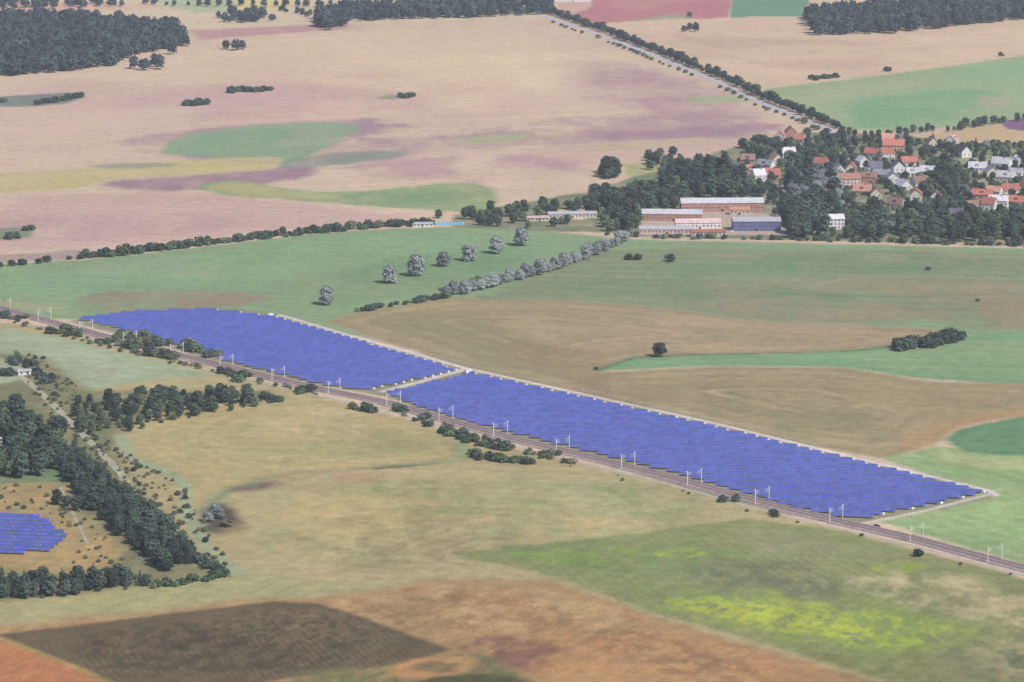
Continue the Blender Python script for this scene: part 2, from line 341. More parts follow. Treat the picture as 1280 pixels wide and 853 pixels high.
# atmosphere: a thin real haze layer over the countryside
hm=bpy.data.materials.new("haze"); hm.use_nodes=True; ht=hm.node_tree; ht.nodes.clear()
ho=ht.nodes.new("ShaderNodeOutputMaterial"); hv=ht.nodes.new("ShaderNodeVolumeScatter")
hv.inputs["Color"].default_value=(0.80,0.85,1.0,1); hv.inputs["Density"].default_value=4.8e-5; hv.inputs["Anisotropy"].default_value=0.1
ht.links.new(hv.outputs[0],ho.inputs["Volume"])
hx=[(x,y,z) for z in (-20,700) for (x,y) in ((-6000,-2500),(6000,-2500),(6000,9000),(-6000,9000))]
hme=bpy.data.meshes.new("haze_layer"); hme.from_pydata(hx,[],[(0,3,2,1),(4,5,6,7),(0,1,5,4),(1,2,6,5),(2,3,7,6),(3,0,4,7)]); hme.materials.append(hm)
scene.collection.objects.link(bpy.data.objects.new("haze_layer",hme))

def simple(name,col,rough=0.8,var=0.12,sc=0.5,spec=0.3):
    m,t,b=newmat(name); tc=t.nodes.new("ShaderNodeTexCoord")
    n=noise_node(t,tc.outputs["Object"],sc,4); rgb=t.nodes.new("ShaderNodeRGB"); rgb.outputs[0].default_value=(*col,1)
    t.links.new(vscale(t,rgb.outputs[0],mr(t,n.outputs[0],1-var,1+var)),b.inputs["Base Color"])
    b.inputs["Roughness"].default_value=rough; b.inputs["Specular IOR Level"].default_value=spec; return m
def leafmat(name,c1,c2):
    m,t,b=newmat(name); geo=t.nodes.new("ShaderNodeNewGeometry"); oi=t.nodes.new("ShaderNodeObjectInfo")
    mx=t.nodes.new("ShaderNodeMix"); mx.data_type='RGBA'
    mx.inputs[6].default_value=(*c1,1); mx.inputs[7].default_value=(*c2,1)
    t.links.new(geo.outputs["Random Per Island"],mx.inputs[0])
    t.links.new(vscale(t,mx.outputs[2],mr(t,oi.outputs["Random"],0.6,1.4,0,1)),b.inputs["Base Color"])
    b.inputs["Roughness"].default_value=0.9; b.inputs["Specular IOR Level"].default_value=0.1; return m
M_bark=simple("bark",(0.09,0.07,0.06),0.9)
L_dark=leafmat("foliage_dark",(0.040,0.060,0.052),(0.072,0.100,0.070))
L_mid=leafmat("foliage_mid",(0.065,0.10,0.062),(0.12,0.155,0.082))
L_pale=leafmat("foliage_silver",(0.19,0.22,0.22),(0.28,0.31,0.30))
L_far=leafmat("foliage_far_hazed",(0.040,0.056,0.064),(0.066,0.09,0.084))  # bluish distance haze mixed into the leaf colour of far trees
L_dry=leafmat("foliage_dry",(0.12,0.115,0.075),(0.20,0.18,0.11))

# ------------------------------------------------------------------ mesh builder
class MB:
    def __init__(s): s.v=[];s.f=[];s.m=[]
    def quad(s,pts,mi=0):
        k=len(s.v); s.v+= [tuple(p) for p in pts]; s.f.append(tuple(range(k,k+len(pts)))); s.m.append(mi)
    def box(s,x0,x1,y0,y1,z0,z1,mi=0):
        k=len(s.v); s.v+=[(x0,y0,z0),(x1,y0,z0),(x1,y1,z0),(x0,y1,z0),(x0,y0,z1),(x1,y0,z1),(x1,y1,z1),(x0,y1,z1)]
        for q in [(0,3,2,1),(4,5,6,7),(0,1,5,4),(1,2,6,5),(2,3,7,6),(3,0,4,7)]:
            s.f.append(tuple(k+i for i in q)); s.m.append(mi)
    def tube(s,a,b,ra,rb,n=6,mi=0):
        a=Vector(a);b=Vector(b); d=(b-a).normalized(); u=d.orthogonal().normalized(); w_=d.cross(u); k=len(s.v)
        for c,r in ((a,ra),(b,rb)):
            for i in range(n):
                an=2*math.pi*i/n; s.v.append(tuple(c+u*(r*math.cos(an))+w_*(r*math.sin(an))))
        for i in range(n):
            j=(i+1)%n; s.f.append((k+i,k+j,k+n+j,k+n+i)); s.m.append(mi)
        s.f.append(tuple(k+n+i for i in range(n))); s.m.append(mi)
    def mesh(s,name,mats):
        me=bpy.data.meshes.new(name); me.from_pydata(s.v,[],s.f)
        for m in mats: me.materials.append(m)
        me.polygons.foreach_set("material_index",s.m); me.update(); return me
def obj(name,me,loc=(0,0,0),rz=0,sc=(1,1,1),parent=None):
    o=bpy.data.objects.new(name,me); o.location=loc; o.rotation_euler=(0,0,rz); o.scale=sc
    scene.collection.objects.link(o)
    if parent: o.parent=parent
    return o
def empty(name,loc=(0,0,0),rz=0):
    o=bpy.data.objects.new(name,None); o.location=loc; o.rotation_euler=(0,0,rz); scene.collection.objects.link(o); return o

# ------------------------------------------------------------------ tree prototypes
def tree_mesh(name,seed,h,cw,leaf,style='round',ncards=900,cs=0.9):
    r=np.random.RandomState(seed); mb=MB()
    base_z=h*{'round':0.06,'tall':0.05,'bush':0.0,'conifer':0.03,'willow':0.03}[style]
    if style!='bush':
        mb.tube((0,0,-0.3),(0.1,0.05,h*0.45),0.028*h,0.018*h); mb.tube((0.1,0.05,h*0.45),(0,0.1,h*0.85),0.018*h,0.005*h)
    lobes=[]
    if style=='conifer':
        for i in range(9):
            f=i/8; z=base_z+(h-base_z)*f*0.97; rr=cw*0.5*(1-f)**0.8+0.35
            lobes.append((np.array([r.uniform(-.2,.2),r.uniform(-.2,.2),z]),np.array([rr,rr,h*0.08])))
    else:
        nl={'round':13,'tall':13,'bush':8,'willow':14}[style]
        for i in range(nl):
            f=(i+0.5)/nl; z=base_z+(h-base_z)*(0.12+0.76*f)
            prof=math.sin(math.pi*min(1,0.25+0.67*f))**0.6
            an=i*2.4+r.uniform(-.5,.5); ra=cw*0.5*prof*r.uniform(0.25,0.6)
            s_=cw*r.uniform(0.21,0.30)*(0.75+0.35*prof)
            c=np.array([ra*math.cos(an),ra*math.sin(an),z])
            lobes.append((c,np.array([s_,s_,s_*r.uniform(0.7,0.95)])))
            if style!='bush' and i%2==0:
                mb.tube((0.05,0.05,max(h*0.2,z*0.6)),tuple(c),0.009*h,0.003*h,4)
    w_=np.array([l[1].prod()**(2/3) for l in lobes]); w_/=w_.sum()
    for i in range(ncards):
        c,s_=lobes[r.choice(len(lobes),p=w_)]
        d=r.randn(3); d/=np.linalg.norm(d)
        if d[2]<-0.3: d[2]*=-0.6
        p=c+d*s_*(r.uniform(0.55,1.08))
        if p[2]<0.15: p[2]=r.uniform(0.15,0.6)
        nrm=d*1.0+r.randn(3)*0.3+np.array([0,0,0.3]); nrm/=np.linalg.norm(nrm)
        u=np.cross(nrm,r.randn(3)); u/=np.linalg.norm(u)+1e-9; v_=np.cross(nrm,u); q=cs*r.uniform(0.55,1.15)
        k=r.uniform(0.6,1.05,4); an=[0,1.4,3.0,4.6]
        mb.quad([p+u*(q*k[j]*math.cos(an[j]))+v_*(q*k[j]*math.sin(an[j])) for j in range(4)],1)
    return mb.mesh(name,[M_bark,leaf])
P_dark=[tree_mesh("broadleaf_dark",i,14,12+i%3,L_dark,'round',750,1.2) for i in range(4)]
P_mid=[tree_mesh("broadleaf_mid",10+i,12,11,L_mid,'round',650,1.1) for i in range(3)]
P_tall=[tree_mesh("poplar",20+i,19,9,L_dark,'tall',700,1.2) for i in range(2)]
P_will=[tree_mesh("willow",30+i,13,13.5,L_pale,'willow',2400,0.85) for i in range(3)]
P_bush=[tree_mesh("bush_dark",40+i,3.4,7.5,L_dark,'bush',280,0.7) for i in range(3)]
P_bushm=[tree_mesh("bush_mid",50+i,3.0,6.5,L_mid,'bush',260,0.65) for i in range(3)]
P_bushd=[tree_mesh("bush_dry",55+i,2.6,6,L_dry,'bush',240,0.55) for i in range(2)]
P_con=[tree_mesh("spruce",60+i,15,7,L_dark,'conifer',550,0.95) for i in range(2)]
P_far=[tree_mesh("far_tree",70+i,17,17,L_far,'round',360,2.0) for i in range(4)]

keep=[]
def put(protos,x,y,s=1.0,parent=None,name="tree",jit=0.25):
    p=random.choice(protos); k=s*random.uniform(1-jit,1+jit)
    return obj(name,p,(x,y,0),random.uniform(0,6.28),(k*random.uniform(.9,1.1),k*random.uniform(.9,1.1),k*random.uniform(.85,1.15)),parent)
def inside(P,x,y):
    c=False
    for i in range(len(P)):
        ax,ay=P[i];bx,by=P[(i+1)%len(P)]
        if (ay>y)!=(by>y) and x<(bx-ax)*(y-ay)/(by-ay)+ax: c=not c
    return c
def blocked(x,y): return any(abs(x-k[0])<k[2] and -k[4]<y-k[1]<k[3] for k in keep)
def fill(name,pts,protos,sp,s=1.0,prob=1.0,clear=False,jit=0.25):
    P=GP(pts); e=empty(name); xs_=[p[0] for p in P]; ys_=[p[1] for p in P]
    y=min(ys_)
    while y<max(ys_):
        x=min(xs_)
        while x<max(xs_):
            px=x+random.uniform(-.5,.5)*sp; py=y+random.uniform(-.5,.5)*sp
            if random.random()<prob and inside(P,px,py) and not(clear and blocked(px,py)):
                put(protos,px,py,s,e,"tree",jit)
            x+=sp
        y+=sp
def row(name,pts,protos,sp,s=1.0,wd=2.0,prob=1.0):
    P=GP(pts); e=empty(name)
    for i in range(len(P)-1):
        a=Vector(P[i]);b=Vector(P[i+1]); L=(b-a).length; k=0
        nrm=Vector((-(b-a).y,(b-a).x))/L
        while k<L:
            if random.random()<prob:
                q=a+(b-a)*(k/L)+nrm*random.uniform(-wd,wd); put(protos,q.x,q.y,s,e,"tree",0.35)
            k+=sp*random.uniform(0.7,1.3)
def single(name,u,v,protos,s=1.0):
    x,y=G(u,v); return put(protos,x,y,s,None,name,0.08)

# ------------------------------------------------------------------ buildings
def cmat(cache={},name="",col=(1,1,1),r=0.8,sc=0.4):
    k=(name,)+tuple(round(c,3) for c in col)
    if k not in cache: cache[k]=simple(name,col,r,0.2,sc)
    return cache[k]
M_glass,_t,_b=newmat("window_glass"); _b.inputs["Base Color"].default_value=(0.05,0.06,0.09,1); _b.inputs["Roughness"].default_value=0.15
M_door=simple("door_wood",(0.12,0.06,0.03)); M_frame=simple("white_frame",(0.7,0.7,0.7))
M_chim=simple("chimney_brick",(0.3,0.13,0.1))
WALL={'white':(0.62,0.61,0.61),'brick':(0.38,0.21,0.17),'cream':(0.54,0.49,0.41),'pink':(0.55,0.41,0.37),'grey':(0.40,0.39,0.41),'blue':(0.12,0.13,0.26),'orange':(0.48,0.33,0.25)}
ROOF={'red':(0.38,0.14,0.11),'orange':(0.40,0.21,0.155),'dark':(0.10,0.10,0.13),'grey':(0.27,0.27,0.32),'light':(0.46,0.45,0.49),'brown':(0.22,0.13,0.11),'pink':(0.46,0.34,0.34)}
def house(name,u,v,w_,d,hh,rh,wall,roof,rz=0,floors=1,chim=True,dormer=False,clr=30):
    x,y=G(u,v); e=empty(name,(x,y,0),rz); keep.append((x,y,w_*0.5+3,d*0.5+4,clr))
    mb=MB(); a,b_=w_/2,d/2
    mb.box(-a,a,-b_,b_,-0.2,hh)
    mb.quad([(-a,-b_,hh),(-a,b_,hh),(-a,0,hh+rh)]); mb.quad([(a,b_,hh),(a,-b_,hh),(a,0,hh+rh)])
    obj("walls",mb.mesh("walls",[cmat(name="wall",col=WALL[wall])]),parent=e)
    r=MB(); o=0.5; th=0.22; sl_=rh/b_; zo=hh-o*sl_+0.03; zt=hh+rh+0.03
    for s_ in (-1,1):
        p=[(-a-o,s_*(b_+o),zo),(a+o,s_*(b_+o),zo),(a+o,0,zt),(-a-o,0,zt)]
        if s_==1: p=p[::-1]
        q=[(c[0],c[1],c[2]+th) for c in p]; r.quad(q); r.quad(p[::-1])
        for i in range(4):
            j=(i+1)%4; r.quad([p[i],p[j],q[j],q[i]])
    if dormer:
        r.box(-1.6,1.6,-b_*0.8,-0.4,hh+0.3,hh+rh*0.75)
    kf=random.choice([0.75,0.9,1,1.15])
    obj("roof",r.mesh("roof",[cmat(name="roof",col=tuple(c*kf for c in ROOF[roof]))]),parent=e)
    g=MB(); nw=max(2,int(w_/3.2))
    for fl in range(floors):
        z=hh*(fl+0.38)/floors
        for i in range(nw):
            cx=-a+w_*(i+0.5)/nw
            if fl==0 and i==nw//2: continue
            for s_ in (-1,1):
                yy=s_*(b_+0.02); g.box(cx-0.65,cx+0.65,yy-0.03,yy+0.03,z-0.1,z+1.3,0)
                g.box(cx-0.8,cx+0.8,yy-0.05,yy+0.05,z-0.25,z-0.11,1)
        for s_ in (-1,1):
            for cy in (-d*0.22,d*0.22):
                xx=s_*(a+0.02); g.box(xx-0.03,xx+0.03,cy-0.6,cy+0.6,z-0.1,z+1.3,0)
    obj("windows",g.mesh("windows",[M_glass,M_frame]),parent=e)
    dd=MB(); cx=-a+w_*(nw//2+0.5)/nw; dd.box(cx-0.55,cx+0.55,-b_-0.06,-b_+0.01,0,2.1); dd.box(cx-1,cx+1,-b_-1.2,-b_-0.0,2.3,2.42)
    obj("door",dd.mesh("door",[M_door]),parent=e)
    if chim:
        c=MB(); c.box(a*0.3,a*0.3+0.8,-0.9,-0.1,hh+rh*0.6,hh+rh+1.3); c.box(a*0.3-0.1,a*0.3+0.9,-1.0,0.0,hh+rh+1.3,hh+rh+1.5)
        obj("chimney",c.mesh("chimney",[M_chim]),parent=e)
R=math.radians
house("factory_building",902,263,76,18,8,3.5,'brick','light',R(3),1,False,False,48)
house("factory_building",840,275,54,16,6.5,3.2,'brick','light',R(-4),1,False,False,48)
house("workshop_building",872,285,40,13,5.5,2.8,'white','pink',R(3),1,False,False,48)
house("workshop_building",832,292,46,10,4.5,2.2,'pink','light',R(-2),1,False,False,48)
house("warehouse_building",945,287,42,18,8.5,2.6,'blue','light',R(2),1,False,False,48)
house("workshop_building",885,295,30,9,4,1.8,'cream','red',R(4),1,False,False,48)
house("workshop_building",925,268,18,9,4.5,2.2,'cream','orange',R(-6),1,False)
house("storage_shed",715,272,44,12,4,1.6,'cream','light',R(6),1,False)
house("storage_shed",672,276,20,8,3,1.4,'cream','pink',R(6),1,False)
house("storage_shed",528,283,18,7,2.5,1.2,'white','light',R(6),1,False)
house("apartment_house",1060,234,22,12,9,4.5,'pink','orange',R(10),3,True,False,48)
house("apartment_house",1040,286,20,11,9.5,3.5,'white','light',R(8),3,True,False,40)
house("farmhouse",1117,188,22,12,6,6,'orange','red',R(-10),2)
house("warehouse_building",715,2,60,20,8,2.5,'white','light',R(0),1,False)
hs=[(922,214,'grey','dark'),(940,216,'white','orange'),(957,210,'white','grey'),(970,203,'cream','orange'),(985,198,'white','light'),(935,203,'brick','brown'),
(975,176,'cream','red'),(1000,178,'white','red'),(988,171,'brick','red'),(1078,208,'white','light'),(1094,213,'cream','dark'),(1103,222,'white','grey'),
(1108,196,'white','red'),(1122,215,'white','dark'),(1140,220,'white','light'),(1086,228,'brick','brown'),(1048,216,'white','grey'),(1078,243,'orange','orange'),(1095,246,'cream','brown'),
(1150,232,'white','brown'),(1130,236,'white','light'),(1165,182,'cream','brown'),(1190,180,'white','pink'),(1205,196,'white','dark'),(1222,214,'white','light'),(1238,222,'cream','grey'),(1252,211,'white','light'),
(1270,220,'white','grey'),(1228,247,'orange','red'),(1243,243,'white','orange'),(1262,241,'cream','red'),(1272,256,'white','red'),(1248,258,'white','light'),(1215,262,'brick','brown'),
(1018,232,'white','brown'),(1030,248,'cream','orange'),(965,222,'brick','red'),(1110,178,'white','orange'),(1180,205,'cream','red'),(1170,250,'white','brown'),(1195,272,'white','dark'),(1120,262,'cream','brown'),
(905,222,'cream','red'),(1285,236,'white','orange'),(1268,205,'white','grey'),(1025,208,'white','red'),(948,226,'white','light'),
(1064,215,'cream','red'),(1116,228,'white','grey'),(1136,206,'cream','red'),(1160,218,'white','light'),(1008,190,'white','orange'),(930,228,'white','brown'),(1090,195,'white','red'),(1145,250,'cream','red'),(1236,262,'white','red'),(1258,228,'cream','light')]
for i,(u,v,a_,b_) in enumerate(hs):
    house("brick_house" if a_=='brick' else "village_house",u,v,random.uniform(12,19),random.uniform(10,12),random.choice([3.6,4,6]),random.uniform(4.3,5.8),a_,b_,R(random.choice([8,-12,80,98,20,-25])+random.uniform(-8,8)),1,True,random.random()<0.3,random.choice([16,26,40]))
house("farmhouse",-2,556,14,10,5.5,4,'white','light',R(75),2)
house("garage_shed",30,468,9,5,2.6,0.9,'white','light',R(20),1,False)

M_tarp=simple("blue_tarpaulin",(0.12,0.32,0.45),0.5); mb=MB()
for i in range(8):
    x0=i*3.2; mb.quad([(x0,-3,0),(x0+3.0,-3,0),(x0+2.6,0,2.2),(x0+.4,0,2.2)]); mb.quad([(x0+3,3,0),(x0,3,0),(x0+.4,0,2.2),(x0+2.6,0,2.2)])
    mb.quad([(x0,-3,0),(x0+.4,0,2.2),(x0,3,0)]); mb.quad([(x0+3,-3,0),(x0+3,3,0),(x0+2.6,0,2.2)])
gx,gy=G(545,281); obj("covered_hay_stack",mb.mesh("covered_hay_stack",[M_tarp]),(gx,gy,0),0.1)

# ------------------------------------------------------------------ roads as real strips
def ribbon(name,pts,w_,z,mat,sub=1,skirt=0):
    P=[Vector(p) for p in GP(pts)]; mb=MB(); Q=[]
    for i in range(len(P)):
        a_=P[max(0,i-1)]; b_=P[min(len(P)-1,i+1)]; d=(b_-a_).normalized(); n=Vector((-d.y,d.x)); Q.append((P[i]-n*w_/2,P[i]+n*w_/2,P[i]-n*(w_/2+skirt),P[i]+n*(w_/2+skirt)))
    for i in range(len(Q)-1):
        a_,b_=Q[i],Q[i+1]
        mb.quad([(a_[0].x,a_[0].y,z),(b_[0].x,b_[0].y,z),(b_[1].x,b_[1].y,z),(a_[1].x,a_[1].y,z)])
        if skirt:
            mb.quad([(a_[2].x,a_[2].y,0),(b_[2].x,b_[2].y,0),(b_[0].x,b_[0].y,z),(a_[0].x,a_[0].y,z)])
            mb.quad([(a_[1].x,a_[1].y,z),(b_[1].x,b_[1].y,z),(b_[3].x,b_[3].y,0),(a_[3].x,a_[3].y,0)])
    return obj(name,mb.mesh(name,[mat]))
M_asph=simple("road_asphalt_worn",(0.34,0.33,0.38),0.9,0.1,0.1)
M_white=simple("road_paint",(0.75,0.75,0.75),0.7)
AV=[(672,18),(700,27),(760,48),(830,75),(900,104),(950,128),(1000,148),(1045,166)]
ribbon("avenue_road",AV,8,0.08,M_asph); ribbon("road_centre_line",AV,0.3,0.13,M_white)
M_gravel=simple("gravel_track",(0.34,0.31,0.26),0.95,0.2,0.2)
M_sand=simple("sandy_track",(0.30,0.275,0.20),0.95,0.25,0.15)
ribbon("sandy_track",[(-20,452),(15,462),(50,490),(80,520),(110,550),(150,590),(165,615)],5,0.06,M_sand)
ribbon("field_path",[(75,608),(90,640),(110,680)],1.6,0.06,M_sand)

RW=[(-60,370),(0,386),(60,402),(130,421),(200,439),(270,456),(340,473),(400,487),(480,503),(560,526),(640,549),(740,573),(840,598),(920,620),(1000,641),(1080,660),(1150,676),(1215,694),(1280,711),(1360,732)]
bm,t,b=newmat("track_ballast"); tc=t.nodes.new("ShaderNodeTexCoord"); n1_=noise_node(t,tc.outputs["Object"],0.5,4); n2_=noise_node(t,tc.outputs["Object"],0.04,4)
rgb=t.nodes.new("ShaderNodeMix"); rgb.data_type='RGBA'; rgb.inputs[6].default_value=(0.20,0.145,0.14,1); rgb.inputs[7].default_value=(0.34,0.265,0.25,1)
t.links.new(n2_.outputs[0],rgb.inputs[0]); t.links.new(vscale(t,rgb.outputs[2],mr(t,n1_.outputs[0],0.75,1.25)),b.inputs["Base Color"]); b.inputs["Roughness"].default_value=0.95; b.inputs["Specular IOR Level"].default_value=0.1
ribbon("railway_bed",RW,11.0,0.7,bm,skirt=1.6)
ribbon("railway_service_path",[(u-3,v+8) for u,v in RW],2.6,0.07,M_gravel)
M_rail=simple("rail_steel",(0.30,0.24,0.24),0.6); M_slp=simple("concrete_sleeper",(0.34,0.27,0.26),0.9)
RP=[Vector(p) for p in GP(RW)]
def along(step,off,start=0):
    out=[]; pos=start; acc=0
    for i in range(len(RP)-1):
        a_,b_=RP[i],RP[i+1]; L=(b_-a_).length; d=(b_-a_)/L; n=Vector((-d.y,d.x))
        while pos<acc+L:
            q=a_+d*(pos-acc)+n*off; out.append((q.x,q.y,math.atan2(d.y,d.x))); pos+=step
        acc+=L
    return out
mbr=MB()
for off in (-2.9,-1.45,1.45,2.9):
    A=along(20,off)
    for i in range(len(A)-1):
        a_,b_=A[i],A[i+1]; dx,dy=b_[0]-a_[0],b_[1]-a_[1]; l=math.hypot(dx,dy); nx,ny=-dy/l*0.08,dx/l*0.08
        mbr.quad([(a_[0]-nx,a_[1]-ny,0.95),(b_[0]-nx,b_[1]-ny,0.95),(b_[0]+nx,b_[1]+ny,0.95),(a_[0]+nx,a_[1]+ny,0.95)])
        mbr.quad([(a_[0]-nx,a_[1]-ny,0.7),(b_[0]-nx,b_[1]-ny,0.7),(b_[0]-nx,b_[1]-ny,0.95),(a_[0]-nx,a_[1]-ny,0.95)])
        mbr.quad([(b_[0]+nx,b_[1]+ny,0.7),(a_[0]+nx,a_[1]+ny,0.7),(a_[0]+nx,a_[1]+ny,0.95),(b_[0]+nx,b_[1]+ny,0.95)])
obj("railway_rails",mbr.mesh("railway_rails",[M_rail]))
mbs=MB()
for off in (-2.17,2.17):
    for (x,y,an) in along(1.3,off):
        d=Vector((math.cos(an),math.sin(an)))*0.16; n=Vector((-math.sin(an),math.cos(an)))*1.3; c=Vector((x,y))
        P=[c-d-n,c+d-n,c+d+n,c-d+n]; mbs.quad([(p.x,p.y,0.8) for p in P])
        mbs.quad([(P[0].x,P[0].y,0.69),(P[1].x,P[1].y,0.69),(P[1].x,P[1].y,0.8),(P[0].x,P[0].y,0.8)])
obj("railway_sleepers",mbs.mesh("railway_sleepers",[M_slp]))
M_mast=simple("galvanised_steel",(0.62,0.62,0.64),0.5)
mb=MB(); mb.box(-.5,.5,-.5,.5,-.2,.5,0); mb.box(-0.18,0.18,-0.18,0.18,0.5,8.6)
mb.tube((0,0.1,7.3),(0,3.0,7.5),0.08,0.07,5); mb.tube((0,0.1,6.2),(0,2.9,7.4),0.06,0.05,5); mb.tube((0,0.1,5.9),(0,3.3,6.1),0.07,0.06,5)
mb.tube((0,3.0,7.5),(0,3.2,6.0),0.05,0.04,5); mb.box(-.08,.08,-1.0,1.0,8.3,8.42)
mastm=mb.mesh("catenary_mast",[M_mast])
for s_,rot in ((-1,0),(1,math.pi)):
    for (x,y,an) in along(58,s_*5.6,20):
        obj("catenary_mast",mastm,(x,y,0.2),an+rot)
M_wire=simple("wire",(0.3,0.3,0.32),0.5)
mw=MB()
for off in (-2.2,2.2):
    A=along(58,off,20)
    for i in range(len(A)-1):
        a_,b_=A[i],A[i+1]
        mw.tube((a_[0],a_[1],6.1),(b_[0],b_[1],6.1),0.02,0.02,3)
        p=(a_[0],a_[1],7.5)
        for k in range(1,9):
            f_=k/8; q=(a_[0]*(1-f_)+b_[0]*f_,a_[1]*(1-f_)+b_[1]*f_,7.5-0.9*4*f_*(1-f_)); mw.tube(p,q,0.02,0.02,3); p=q
obj("overhead_wires",mw.mesh("overhead_wires",[M_wire]))

# ------------------------------------------------------------------ solar park
pm,t,b=newmat("photovoltaic_glass")
geo=t.nodes.new("ShaderNodeNewGeometry"); uv=t.nodes.new("ShaderNodeUVMap"); uv.uv_map="UVMap"
br=t.nodes.new("ShaderNodeTexBrick"); br.offset=0; br.inputs["Scale"].default_value=1
br.inputs["Brick Width"].default_value=1.0; br.inputs["Row Height"].default_value=1.6; br.inputs["Mortar Size"].default_value=0.025
br.inputs["Color1"].default_value=(0.052,0.074,0.31,1); br.inputs["Color2"].default_value=(0.072,0.096,0.37,1); br.inputs["Mortar"].default_value=(0.30,0.32,0.42,1)
t.links.new(uv.outputs[0],br.inputs["Vector"])
t.links.new(vscale(t,br.outputs[0],mr(t,geo.outputs["Random Per Island"],0.86,1.14,0,1)),b.inputs["Base Color"])
b.inputs["Roughness"].default_value=0.35; b.inputs["Specular IOR Level"].default_value=0.4
M_alu=simple("aluminium_rack",(0.32,0.32,0.34),0.5)
def solar(name,pts,pitch=7.8,rowdir=(1,-0.16),tab=4.0,dep=2.6,z0=1.0,z1=2.1):
    P=GP(pts); d=Vector(rowdir).normalized(); n=Vector((-d.y,d.x))
    st=[(Vector(p).dot(d),Vector(p).dot(n)) for p in P]
    t0=min(q[1] for q in st); t1=max(q[1] for q in st)
    pan=MB(); uvs=[]; rk=MB(); ends=[]
    tt=t0+1.5
    while tt<t1:
        xsn=[]
        for i in range(len(st)):
            a_,b_=st[i],st[(i+1)%len(st)]
            if (a_[1]>tt)!=(b_[1]>tt): xsn.append(a_[0]+(b_[0]-a_[0])*(tt-a_[1])/(b_[1]-a_[1]))
        xsn.sort()
        for i in range(0,len(xsn)-1,2):
            s0=math.ceil(xsn[i]/tab)*tab; s1=math.floor(xsn[i+1]/tab)*tab
            s=s0; sag=random.uniform(-.06,.06); cnt=0
            while s<s1-0.1:
                cnt+=1
                dz=sag+random.uniform(-.02,.02)
                def W(a_,b_,z): q=d*a_+n*b_; return (q.x,q.y,z+dz)
                e0,e1=s+0.01,s+tab-(0.3 if cnt%4==0 else 0.01)
                pan.quad([W(e0,tt,z0),W(e1,tt,z0),W(e1,tt+dep,z1),W(e0,tt+dep,z1)]); uvs+=[(0,0),(tab,0),(tab,3.2),(0,3.2)]
                rk.quad([W(e0,tt+dep,z1-0.06),W(e1,tt+dep,z1-0.06),W(e1,tt,z0-0.06),W(e0,tt,z0-0.06)])
                rk.quad([W(e0,tt-0.01,z0-0.07),W(e1,tt-0.01,z0-0.07),W(e1,tt-0.01,z0+0.01),W(e0,tt-0.01,z0+0.01)])
                for sx in (1.0,tab-1.0):
                    for (o,zz) in ((0.5,z0+0.1),(dep-0.5,z1-0.3)):
                        q=d*(s+sx)+n*(tt+o); rk.box(q.x-.05,q.x+.05,q.y-.05,q.y+.05,0,zz)
                s+=tab
            if s1>s0: q=d*(s1+1.4)+n*(tt+1.0); ends.append((q.x,q.y))
        tt+=pitch
    e=empty(name); pmsh=pan.mesh("panels",[pm]); u_=pmsh.uv_layers.new(name="UVMap")
    u_.data.foreach_set("uv",np.array(uvs).ravel()); obj("panels",pmsh,parent=e)
    obj("rack",rk.mesh("rack",[M_alu]),parent=e); return ends
E1=solar("solar_panel_array",[(90,400),(160,391),(260,388),(345,398),(460,431),(575,465),(455,491),(400,483),(280,453),(180,420)])
E2=solar("solar_panel_array",[(590,468),(700,492),(880,532),(1050,573),(1236,618),(1072,653),(980,636),(850,596),(700,559),(600,534),(520,510),(478,493)])
E3=solar("solar_panel_array",[(-60,645),(50,646),(92,674),(60,693),(0,696),(-60,696)])
cb=MB(); M_cab=simple("cabinet_white",(0.8,0.8,0.8),0.5)
for i,(x,y) in enumerate(E1+E2):
    if y<1860 and i%2: continue
    cb.box(x-.6,x+.6,y-.3,y+.3,0.4,1.6); cb.box(x-.4,x-.3,y-.1,y+.1,0,.4); cb.box(x+.3,x+.4,y-.1,y+.1,0,.4); cb.box(x-.7,x+.7,y-.4,y+.4,1.6,1.68)
obj("inverter_cabinets",cb.mesh("inverter_cabinets",[M_cab]))
def fence(name,pts,step=3):
    mb=MB(); P=[Vector(p) for p in GP(pts)]
    for i in range(len(P)-1):
        a_,b_=P[i],P[i+1]; L=(b_-a_).length; k=0
        while k<L:
            q=a_+(b_-a_)*(k/L); mb.box(q.x-.05,q.x+.05,q.y-.05,q.y+.05,0,2.1); k+=step
        for z in (0.4,1.2,2.0): mb.tube((a_.x,a_.y,z),(b_.x,b_.y,z),0.025,0.025,3)
    obj(name,mb.mesh(name,[M_mast]))
fence("perimeter_fence",[(350,391),(460,423),(582,457),(900,528),(1250,615),(1160,642),(1078,658)])
for (u,v) in [(585,466),(338,396)]:
    x,y=G(u,v); mb=MB(); mb.box(-2,2,-1.2,1.2,0,2.3,0); mb.box(-2.2,2.2,-1.4,1.4,2.3,2.5,1); mb.box(-1.5,-.4,-1.26,-1.2,.2,2.0,1); mb.box(.3,1.4,-1.26,-1.2,.2,2.0,1)
    obj("transformer_station",mb.mesh("transformer_station",[M_cab,M_mast]),(x,y,0),0.5)
M_tyre=simple("tyre_rubber",(0.02,0.02,0.02))
